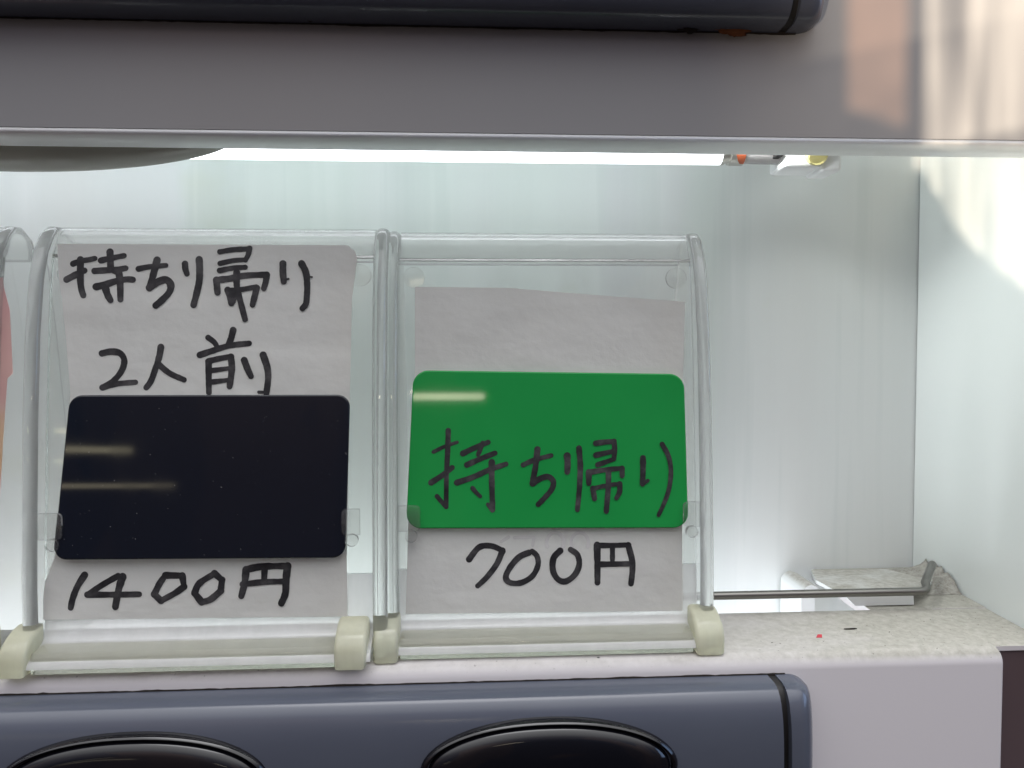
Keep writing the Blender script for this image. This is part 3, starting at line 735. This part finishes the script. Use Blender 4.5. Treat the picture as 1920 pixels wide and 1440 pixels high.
class Ink:
    def __init__(s, f, off=0.00008): s.bm = bmesh.new(); s.f = f; s.k = 0; s.off = off
    def stroke(s, pts, w, org=(0, 0), sc=1.0, closed=False):
        s.k += 1; off = s.off + s.k * 0.000006
        P = catmull([(org[0] + x / sc, org[1] + y / sc) for x, y in pts], 7); w = w / sc / 2
        n = len(P); L = []; Rr = []; sd = s.k * 7.7
        nr = []
        for i in range(n):
            a = P[max(0, i-1)]; b = P[min(n-1, i+1)]
            dx, dy = b[0]-a[0], b[1]-a[1]; l = math.hypot(dx, dy) or 1; nr.append((-dy/l, dx/l))
        V = lambda x, y: s.bm.verts.new(on(x, y, s.f, off))
        for i, (x, y) in enumerate(P):
            ww = w * (1 + 0.12 * noise.noise((x * 0.09, y * 0.09, sd)) + 0.05 * noise.noise((x * 0.5, y * 0.5, sd))) * (1.06 - 0.16 * i / (n - 1))
            L.append(V(x + nr[i][0]*ww, y + nr[i][1]*ww)); Rr.append(V(x - nr[i][0]*ww, y - nr[i][1]*ww))
        for i in range(n-1): s.bm.faces.new((L[i], L[i+1], Rr[i+1], Rr[i]))
        for i, sg in ((0, -1), (n-1, 1)):
            x, y = P[i]; nx, ny = nr[i]; tx, ty = ny * sg, -nx * sg
            we = w * (1.06 if i == 0 else 0.90)
            arc = [V(x + we*(nx*cos(a) + tx*sin(a)), y + we*(ny*cos(a) + ty*sin(a))) for a in [pi*k/8 for k in range(1, 8)]]
            s.bm.faces.new([L[i]] + arc + [Rr[i]])
    def done(s, name, m, parent):
        for f in s.bm.faces:
            f.normal_update()
            if f.normal.y > 0: f.normal_flip()
        me = bpy.data.meshes.new(name); s.bm.to_mesh(me); s.bm.free()
        return link(name, me, m, parent)
def strokes(ink, org, sc, items):
    for w, pts in items: ink.stroke(pts, w, org, sc)

k = Ink(f_left)
strokes(k, (100, 440), 6.4, [
    (68, [(235, 350), (320, 318), (430, 300), (500, 285)]), (82, [(325, 300), (325, 420), (325, 560), (338, 660), (360, 728)]),
    (78, [(160, 538), (270, 480), (375, 430)]), (70, [(570, 310), (700, 280), (850, 252)]), (84, [(680, 208), (685, 320), (692, 400), (745, 440)]),
    (85, [(780, 430), (800, 560), (805, 775)]), (75, [(495, 435), (650, 425), (790, 415), (868, 402)]), (80, [(510, 625), (620, 600), (760, 555), (880, 535), (955, 540)]),
    (85, [(625, 640), (650, 720), (685, 785)]),
    (66, [(1020, 410), (1150, 385), (1350, 368)]), (85, [(1245, 305), (1215, 420), (1180, 550), (1150, 635)]),
    (90, [(1155, 635), (1250, 570), (1350, 540), (1408, 600), (1390, 690), (1310, 780), (1228, 850)]),
    (76, [(1580, 350), (1585, 410), (1603, 470)]), (85, [(1750, 300), (1755, 430), (1750, 560), (1720, 700), (1682, 845)])])
strokes(k, (350, 440), 6.4, [
    (66, [(400, 205), (560, 180), (752, 170)]), (66, [(755, 165), (738, 240), (705, 305)]), (60, [(400, 345), (560, 310), (705, 300)]), (66, [(395, 430), (550, 400), (705, 390)]),
    (84, [(358, 545), (365, 640), (370, 695)]), (78, [(355, 545), (520, 525), (700, 490), (955, 478)]), (76, [(960, 480), (950, 560), (925, 645)]),
    (80, [(600, 455), (600, 560), (605, 640), (640, 780), (700, 1015)]), (80, [(492, 665), (520, 750), (535, 825)]), (66, [(492, 670), (640, 660), (835, 625)]),
    (80, [(590, 680), (555, 800)]), (78, [(840, 640), (815, 740), (790, 840)]),
    (85, [(1155, 350), (1155, 450), (1165, 560)]), (28, [(1160, 545), (1222, 530)]), (78, [(1378, 345), (1430, 450), (1446, 600), (1442, 740), (1430, 830), (1388, 885)]), (22, [(1440, 500), (1505, 508)])])
k.done('handwriting', M_ink, sheetL); k = Ink(f_left)
strokes(k, (160, 600), 4.8, [
    (58, [(150, 300), (230, 285), (310, 298), (350, 360), (330, 450), (260, 540), (152, 608)]), (52, [(152, 608), (280, 575), (452, 560)]),
    (58, [(680, 243), (665, 330), (630, 440), (590, 550), (548, 608)]), (56, [(660, 400), (760, 480), (888, 538)]),
    (50, [(1105, 158), (1160, 200), (1185, 240)]), (60, [(1330, 92), (1310, 170), (1285, 230)]), (56, [(1030, 315), (1150, 275), (1300, 230), (1475, 210)]),
    (60, [(1110, 375), (1110, 500), (1112, 650)]), (52, [(1105, 372), (1200, 348), (1305, 330)]), (60, [(1310, 332), (1318, 420), (1310, 520), (1298, 598)]), (44, [(1130, 455), (1290, 435)]),
    (46, [(1120, 560), (1290, 540)]), (60, [(1430, 362), (1460, 440), (1490, 505)]), (62, [(1600, 315), (1635, 420), (1645, 520), (1630, 655)]), (26, [(1560, 648), (1640, 650)])])
k.done('handwriting', M_ink, sheetL); k = Ink(f_left)
strokes(k, (100, 1040), 4.0, [
    (50, [(235, 152), (180, 240), (145, 330), (130, 398)]), (46, [(485, 160), (370, 225), (258, 300)]), (46, [(255, 300), (450, 300), (645, 297)]), (55, [(520, 165), (490, 260), (465, 392)]),
    (50, [(840, 155), (965, 157)]), (50, [(967, 157), (980, 240)]), (50, [(980, 240), (910, 290), (808, 345)]), (50, [(808, 345), (757, 298)]), (50, [(757, 298), (795, 220), (840, 155)]),
    (50, [(1208, 140), (1265, 190)]), (52, [(1265, 190), (1255, 270)]), (52, [(1255, 272), (1180, 335), (1115, 355)]), (52, [(1112, 355), (1060, 290)]), (52, [(1060, 288), (1095, 215), (1205, 145)]),
    (52, [(1445, 112), (1560, 90), (1755, 85)]), (52, [(1445, 112), (1435, 210), (1410, 310)]), (56, [(1757, 85), (1745, 190), (1740, 290), (1710, 365)]), (50, [(1585, 100), (1580, 200)]), (45, [(1420, 222), (1580, 205), (1740, 200)])])
k.done('handwriting', M_ink, sheetL)

k = Ink(fcR)
strokes(k, (780, 780), 6.545, [
    (66, [(395, 180), (390, 400), (375, 700), (370, 1115)]), (46, [(215, 440), (350, 375), (505, 322)]), (70, [(185, 818), (320, 730), (445, 632)]), (56, [(258, 985), (320, 1060), (370, 1115)]),
    (70, [(575, 460), (720, 390), (885, 322)]), (60, [(820, 335), (762, 475)]), (70, [(625, 600), (780, 530), (970, 455)]), (68, [(500, 818), (700, 750), (900, 660), (1105, 590)]),
    (74, [(930, 565), (930, 800), (940, 1150)]), (46, [(882, 1085), (935, 1165)]), (54, [(695, 885), (740, 940), (788, 985)]),
    (62, [(1315, 600), (1450, 540), (1660, 484)]), (76, [(1490, 410), (1470, 600), (1430, 815)])])
strokes(k, (1020, 780), 6.546, [
    (74, [(-140, 828), (-50, 770), (50, 745), (113, 800), (100, 890), (30, 980), (-70, 1085)]),
    (80, [(285, 485), (290, 600), (285, 685)]), (68, [(430, 395), (445, 600), (440, 800), (425, 1000), (410, 1150)]),
    (66, [(635, 335), (740, 320), (855, 312)]), (66, [(860, 312), (868, 420), (858, 525)]), (64, [(635, 480), (840, 435)]), (62, [(660, 598), (840, 535)]),
    (74, [(550, 690), (550, 825)]), (66, [(555, 692), (750, 660), (955, 642)]), (66, [(958, 642), (960, 735)]), (70, [(790, 665), (790, 850), (765, 1170)]),
    (70, [(600, 890), (620, 1015)]), (54, [(605, 890), (780, 850), (928, 832)]), (64, [(930, 832), (928, 930), (890, 1005)]),
    (70, [(1215, 515), (1215, 680), (1210, 835)]), (50, [(1210, 835), (1275, 792)]), (58, [(1450, 345), (1530, 500), (1558, 700), (1520, 950), (1408, 1215)])])
k.done('handwriting', M_ink, cardR)

k = Ink(f_right)
strokes(k, (840, 980), 4.8, [
    (56, [(190, 330), (280, 222), (390, 210), (488, 250)]), (54, [(490, 250), (440, 370), (350, 490), (268, 568)]),
    (54, [(728, 270), (640, 310), (560, 400), (520, 490), (560, 540), (660, 540), (760, 480), (810, 380), (800, 300), (757, 258)]),
    (56, [(1010, 252), (950, 320), (945, 430), (990, 510), (1060, 528), (1140, 470), (1180, 380), (1165, 290), (1103, 242)]),
    (58, [(1342, 200), (1345, 380), (1345, 540)]), (50, [(1340, 205), (1480, 205), (1620, 200)]), (56, [(1622, 203), (1655, 330), (1660, 430), (1647, 550)]), (46, [(1480, 212), (1480, 370)]), (52, [(1350, 375), (1640, 370)])])
k.done('handwriting', M_ink, sheetR)
k = Ink(f_right, 0.00003)
el = lambda cx, cy, a, b: [(cx + a * cos(t), cy - b * sin(t)) for t in [radians(-25 + 230 * i / 10) for i in range(11)]]
strokes(k, (840, 980), 4.8, [(30, [(600, 135), (770, 130)]), (30, [(772, 135), (762, 205)]), (30, [(545, 130), (480, 170)]), (34, el(965, 180, 78, 90)), (32, el(1185, 180, 78, 90))])
k.done('faded_writing', M_faint, sheetR)

# picture sheet of the leftmost holder
def f_ll(x, z): return face_y(z) + DY_L * 0.93 - 0.0009
sheet('picture_sheet', [(500, -330), (1200, -350)], [(520, 2), (580, 18), (700, 24), (705, 14), (820, 6), (960, -2), (1200, -6)], lambda s: 520, lambda s: 1120, f_ll, M_pic,
      'pink and orange printed picture sheet in the leftmost holder')['category'] = 'picture'

# ------------------------------------------------------------------ rod, bracket, scraps
YR = 0.2615
pA = at(1345, 1117, YR); zr = pA.z; xR = at(1744, 1117, YR).x; pE = at(1748, 1058, 0.284)
r = 0.00145
cor = [Vector((xR - 0.0035 + 0.0035 * sin(a), YR + 0.0035 * (1 - cos(a)) * 0.9, zr + 0.0035 * (1 - cos(a)) * 0.6)) for a in [pi/2 * i / 7 for i in range(8)]]
bm = bmesh.new(); tube(bm, [(XR0 + HW - 0.0022, YR, zr), (0.12, YR, zr)] + cor + [cor[-1].lerp(pE, 0.5), pE], r, 16)
o = frombm('holder_rod', bm, M_steel, None, True, 60); tag(o, 'thin grey steel rod running to the right from the green card holder', 'rod')

# bent white bracket in the back corner
root = tag(empty('corner_bracket', at(1600, 1120, 0.29)), 'dusty white bent metal bracket in the back right corner behind the rod', 'bracket')
L0 = Vector(root.location)
yb_ = YB - 0.0012; yfr = 0.2665
zfr = at(1600, 1112, yfr).z; zbk = at(1600, 1067, yb_).z
def zpl(y): return zfr + (zbk - zfr) * (y - yfr) / (yb_ - yfr)
def pz(px, y): return Vector((at(px, 1100, y).x, y, zpl(y)))
bm = bmesh.new()
out = [pz(1520, yb_), Vector((XW - 0.001, yb_, zpl(yb_))), pz(1760, 0.2960), pz(1742, 0.2800), pz(1718, yfr), pz(1580, yfr), pz(1563, 0.272), pz(1546, 0.281), pz(1530, 0.289)]
th = 0.0013
a_ = [bm.verts.new(p) for p in out]; b_ = [bm.verts.new(p - Vector((0, 0, th))) for p in out]
n_ = len(out); bm.faces.new(a_); bm.faces.new(list(reversed(b_)))
for i in range(n_): bm.faces.new((a_[i], b_[i], b_[(i+1) % n_], a_[(i+1) % n_]))
es = [e for e in bm.edges if abs(e.verts[0].co.z - e.verts[1].co.z) < 0.0011 and e.calc_length() > 0.002]
frombm('top_plate', bm, M_brk, None).parent = root
# front flange folded down, its left end cut at a slant
bm = bmesh.new()
zlo = at(1640, 1136, yfr - 0.001).z
q = [Vector((at(1581, 1112, yfr).x, yfr - 0.0002, zpl(yfr) - 0.0003)), Vector((at(1712, 1112, yfr).x, yfr - 0.0002, zpl(yfr) - 0.0003)), Vector((at(1712, 1134, yfr).x, yfr - 0.0006, zlo)), Vector((at(1602, 1136, yfr).x, yfr - 0.0006, zlo))]
a_ = [bm.verts.new(p) for p in q]; b_ = [bm.verts.new(p + Vector((0, 0.0013, 0))) for p in q]
bm.faces.new(a_); bm.faces.new(list(reversed(b_)))
for i in range(4): bm.faces.new((a_[i], b_[i], b_[(i+1) % 4], a_[(i+1) % 4]))
frombm('front_flange', bm, M_brk, None).parent = root
# rounded left leg
bm = bmesh.new(); yl = 0.2885
xl0, xl1 = at(1503, 1100, yl).x, at(1528, 1100, yl).x
path = [(xl0, -0.030)] + [(xl0 + 0.0042 * (1 - cos(a)), -0.0042 + 0.0042 * sin(a)) for a in [pi/2 * i / 7 for i in range(8)]]
inn = [(xl1, -0.030)] + [(xl1 + 0.0018 * (1 - cos(a)), -0.0042 + 0.0030 * sin(a)) for a in [pi/2 * i / 7 for i in range(8)]]
for yy in (yl,):
    f = [[bm.verts.new((x, y, zpl(yb_) + z)) for x, z in pth] for y in (yl, yb_ - 0.0004) for pth in (path, inn)]
    fo, fi, bo, bi = f
    for j in range(len(path) - 1):
        bm.faces.new((fo[j], fi[j], fi[j+1], fo[j+1])); bm.faces.new((bo[j], bo[j+1], bi[j+1], bi[j]))
        bm.faces.new((fo[j], fo[j+1], bo[j+1], bo[j])); bm.faces.new((fi[j], bi[j], bi[j+1], fi[j+1]))
    bm.faces.new((fo[0], bo[0], bi[0], fi[0])); bm.faces.new((fo[-1], fi[-1], bi[-1], bo[-1]))
frombm('leg', bm, M_brk, None, True, 45).parent = root
for ch in root.children:
    ch.data.transform(Matrix.Translation(-L0))

# grey heap of dust gathered where the rod end, the shelf and the side wall meet
bm = bmesh.new(); y0 = 0.292; NI, NJ = 26, 18; rows = []
for i in range(NI + 1):
    yy = y0 - 0.016 + 0.030 * i / NI; row = []
    for j in range(NJ + 1):
        t = j / NJ; x = XW - 0.0008 - 0.0135 * t
        k = max(0.0, 1 - ((yy - y0) / 0.0155) ** 2) * (1 - t) ** 1.4
        h = 0.0062 * k * (1 + 0.5 * noise.noise((x * 500, yy * 500, 1))) + 0.0007 * k * noise.noise((x * 1600, yy * 1600, 4))
        row.append(bm.verts.new((x, min(yy, YB - 0.0008), shelf_z(yy) + 0.0002 + max(0, h))))
    rows.append(row)
for A, B in zip(rows, rows[1:]):
    for j in range(NJ): bm.faces.new((A[j], A[j+1], B[j+1], B[j]))
ex = bmesh.ops.extrude_face_region(bm, geom=bm.faces[:])
bmesh.ops.translate(bm, vec=(0, 0, -0.0001), verts=[q for q in ex['geom'] if isinstance(q, bmesh.types.BMVert)])
tag(frombm('dust_heap', bm, M_dust, None, True), 'small grey heap of dust against the right wall beside the bent rod end', 'dust')

bm = bmesh.new(); c = at(1537, 1196, 0.2405)
zz = shelf_z(c.y) 
for a, b in ((0, 1),):
    v = [bm.verts.new((c.x + x, c.y + y, zz + z)) for x, y, z in ((-0.0013, -0.0003, 0.0002), (0.0005, -0.0006, 0.0003), (0.0011, 0.0008, 0.0007), (-0.0004, 0.0007, 0.0008))]
    bm.faces.new(v)
ex = bmesh.ops.extrude_face_region(bm, geom=bm.faces[:]); bmesh.ops.translate(bm, vec=(0, 0, -0.00015), verts=[q for q in ex['geom'] if isinstance(q, bmesh.types.BMVert)])
tag(frombm('paper_scrap', bm, M_red), 'tiny red scrap lying on the dusty shelf near the metal rod', 'scrap')
for i, (px, py, r, nm) in enumerate(((1595, 1180, 0.0008, 'long dark fibre on the shelf behind the red scrap'), (1660, 1212, 0.00045, 'dark crumb on the shelf edge right of the red scrap'), (1122, 1242, 0.0004, 'dark crumb at the shelf edge below the green card'), (1448, 1206, 0.0004, 'dark crumb on the shelf left of the red scrap'))):
    bm = bmesh.new(); y = 0.240
    for _ in range(20):
        c = at(px, py, y); y += (shelf_z(y) - c.z) * -2.0
        y = min(max(y, YF + 0.003), 0.262)
    c = at(px, py, y)
    q = bmesh.ops.create_icosphere(bm, subdivisions=2, radius=r)
    for v in q['verts']:
        kx = 3.0 if i == 0 else 1.2
        v.co = Vector((v.co.x * kx, v.co.y * 0.5, v.co.z * 0.35)) * (1 + 0.4 * noise.noise(v.co * 2500)) + Vector((c.x, c.y, shelf_z(c.y) + r * 0.25))
    tag(frombm('crumb', bm, M_grime, None, True), nm, 'crumb', 'dark crumbs on the shelf')
